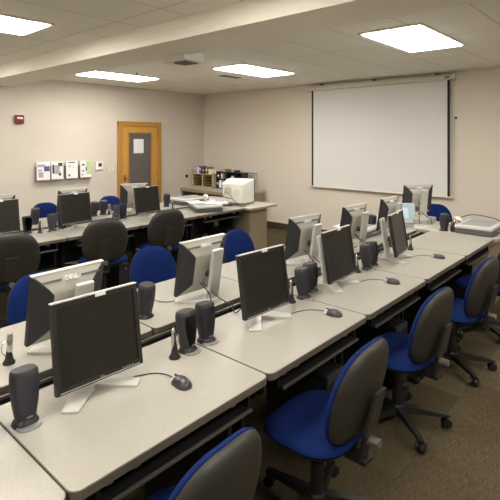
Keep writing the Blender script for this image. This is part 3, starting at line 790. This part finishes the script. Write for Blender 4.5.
obj('rear_vent', b, 'vent_beige', crt)
b = nb(); loft(b, [[(-.06+x, .298, .20+z) for x, z, _ in circ(0,0,0,.06)], [(-.06+x, .303, .20+z) for x, z, _ in circ(0,0,0,.058)]]); obj('round_badge', b, 'frame_white', crt)
b = nb(); loft(b, [circ(0,.03,.0,.13), circ(0,.03,.015,.12), circ(0,.03,.03,.08)]); obj('swivel_foot', b, 'crt', crt, True)
b = nb(); tube(b, smooth_path([(.12,.30,.22),(.10,.33,.20),(.02,.34,.17),(-.02,.36,.12),(-.08,.36,.06),(-.15,.37,.012),(-.22,.33,.01)]), .004, 6); tube(b, smooth_path([(.13,.30,.17),(.14,.34,.14),(.05,.35,.13),(.0,.35,.12)]), .006, 6); obj('cable', b, 'ink', crt, True)
bx('monitor_shelf', (.08,.33,.012), (.14,.03,.02), 'ink', crt) 

# ---------------------------------------------------------------- instructor desk things
lt = thing('laptop', 'open laptop with a pale blue screen behind the fourth monitor', 'laptop', (5.16,2.14,DZ), R(-45))
lt.scale = (.72,.7,1.0)
bx('base', (0,-.0,.012), (.30,.22,.022), 'scan_grey', lt, bev=.004)
bx('keyboard', (0,-.0,.0235), (.26,.12,.003), 'scan_dark', lt)
TL = Matrix.Translation((0,.11,.022)) @ Matrix.Rotation(R(-14),4,'X')
ld = bx('lid', (0,.004,.115), (.30,.010,.23), 'silver', lt, bev=.003, mtx=TL)
bx('screen', (0,-.0025,.12), (.275,.003,.195), 'laptop_screen', ld, mtx=TL)
bx('screen_window', (-.02,-.0045,.115), (.12,.002,.12), 'laptop_window', ld, mtx=TL)
kb = thing('keyboard', 'white keyboard on the instructor desk under the monitor', 'keyboard', (5.20,1.96,DZ), R(-48))
kb.scale = (.75,.9,1)
bx('case', (0,0,.012), (.36,.13,.022), 'white', kb, bev=.004)
b = nb()
for r_ in range(5):
    for c_ in range(15): box(b, (-.158+.0226*c_, -.046+.022*r_, .026), (.019,.018,.006))
obj('keys', b, 'silver_back', kb)
o = bx('document_box', (5.30,1.77,DZ+.03), (.10,.08,.06), 'white', bev=.003); tag(o, 'small white box between the speaker and the dried plant', 'box')
pl = thing('dried_plant', 'small brown potted dried plant beside the right edge scanner', 'plant', (5.17,1.655,DZ))
b = nb(); loft(b, [circ(0,0,.0,.03), circ(0,0,.05,.038)]); obj('pot', b, 'brown', pl, True)
b = nb()
for k in range(26):
    a = random.uniform(0,2*PI); rr = random.uniform(.015,.06); z = random.uniform(.06,.13); p = Vector((rr*math.cos(a), rr*math.sin(a), z)); d = Vector((math.cos(a+1)*.02, math.sin(a+1)*.02, .012)); u = Vector((0,0,.018))
    vs = [b.verts.new(p-d), b.verts.new(p+u*.5), b.verts.new(p+d), b.verts.new(p-u*.6)]; b.faces.new(vs)
    tube(b, [(0,0,.045), p], .0015, 4)
obj('foliage', b, 'brown', pl)
b = nb()
for k in range(10):
    a = random.uniform(0,2*PI); rr = random.uniform(.01,.05); bmesh.ops.create_icosphere(b, subdivisions=1, radius=.011, matrix=Matrix.Translation((rr*math.cos(a), rr*math.sin(a), random.uniform(.08,.14))))
obj('blossom', b, 'tan', pl)
b = nb(); tube(b, smooth_path([(5.50,1.70,DZ+.10),(5.56,1.58,DZ+.14),(5.58,1.42,DZ+.13),(5.56,1.30,DZ+.10),(5.545,1.28,DZ+.02)]), .005, 6); o = obj('power_cable', b, 'cable_blk', smooth=True); tag(o, 'black cable looping behind the right edge scanner', 'cable')
cp = thing('desk_caddy', 'small dark desk caddy with pens behind the fourth monitor', 'desk caddy', (4.62,2.52,TZ))
b = nb(); box(b, (0,0,.045), (.09,.07,.09), None, .004); obj('cup', b, 'maroon', cp)
b = nb()
for k in range(4): tube(b, [(-.02+.013*k,0,.08),(-.03+.02*k,.01,.15)], .004, 6)
obj('pen', b, 'ink', cp)

# ---------------------------------------------------------------- camera, world, colour
cam = bpy.data.cameras.new('camera'); co = bpy.data.objects.new('camera', cam); C.objects.link(co)
co.location = (0,0,1.73)
yaw = math.atan2(.6621, .7494)
co.rotation_euler = (R(90), 0, yaw-PI/2)
cam.sensor_width = 36; cam.lens = 36*464/500; cam.shift_y = -(250-138)/500; cam.clip_start = .02
bpy.context.scene.camera = co
w = bpy.data.worlds.new('World'); bpy.context.scene.world = w; w.use_nodes = True
w.node_tree.nodes['Background'].inputs[0].default_value = (.9,.85,.78,1); w.node_tree.nodes['Background'].inputs[1].default_value = .1
s = bpy.context.scene
s.view_settings.view_transform = 'Standard'; s.view_settings.look = 'None'; s.view_settings.gamma = 1; s.view_settings.use_curve_mapping = False
s.view_settings.exposure = 1.37
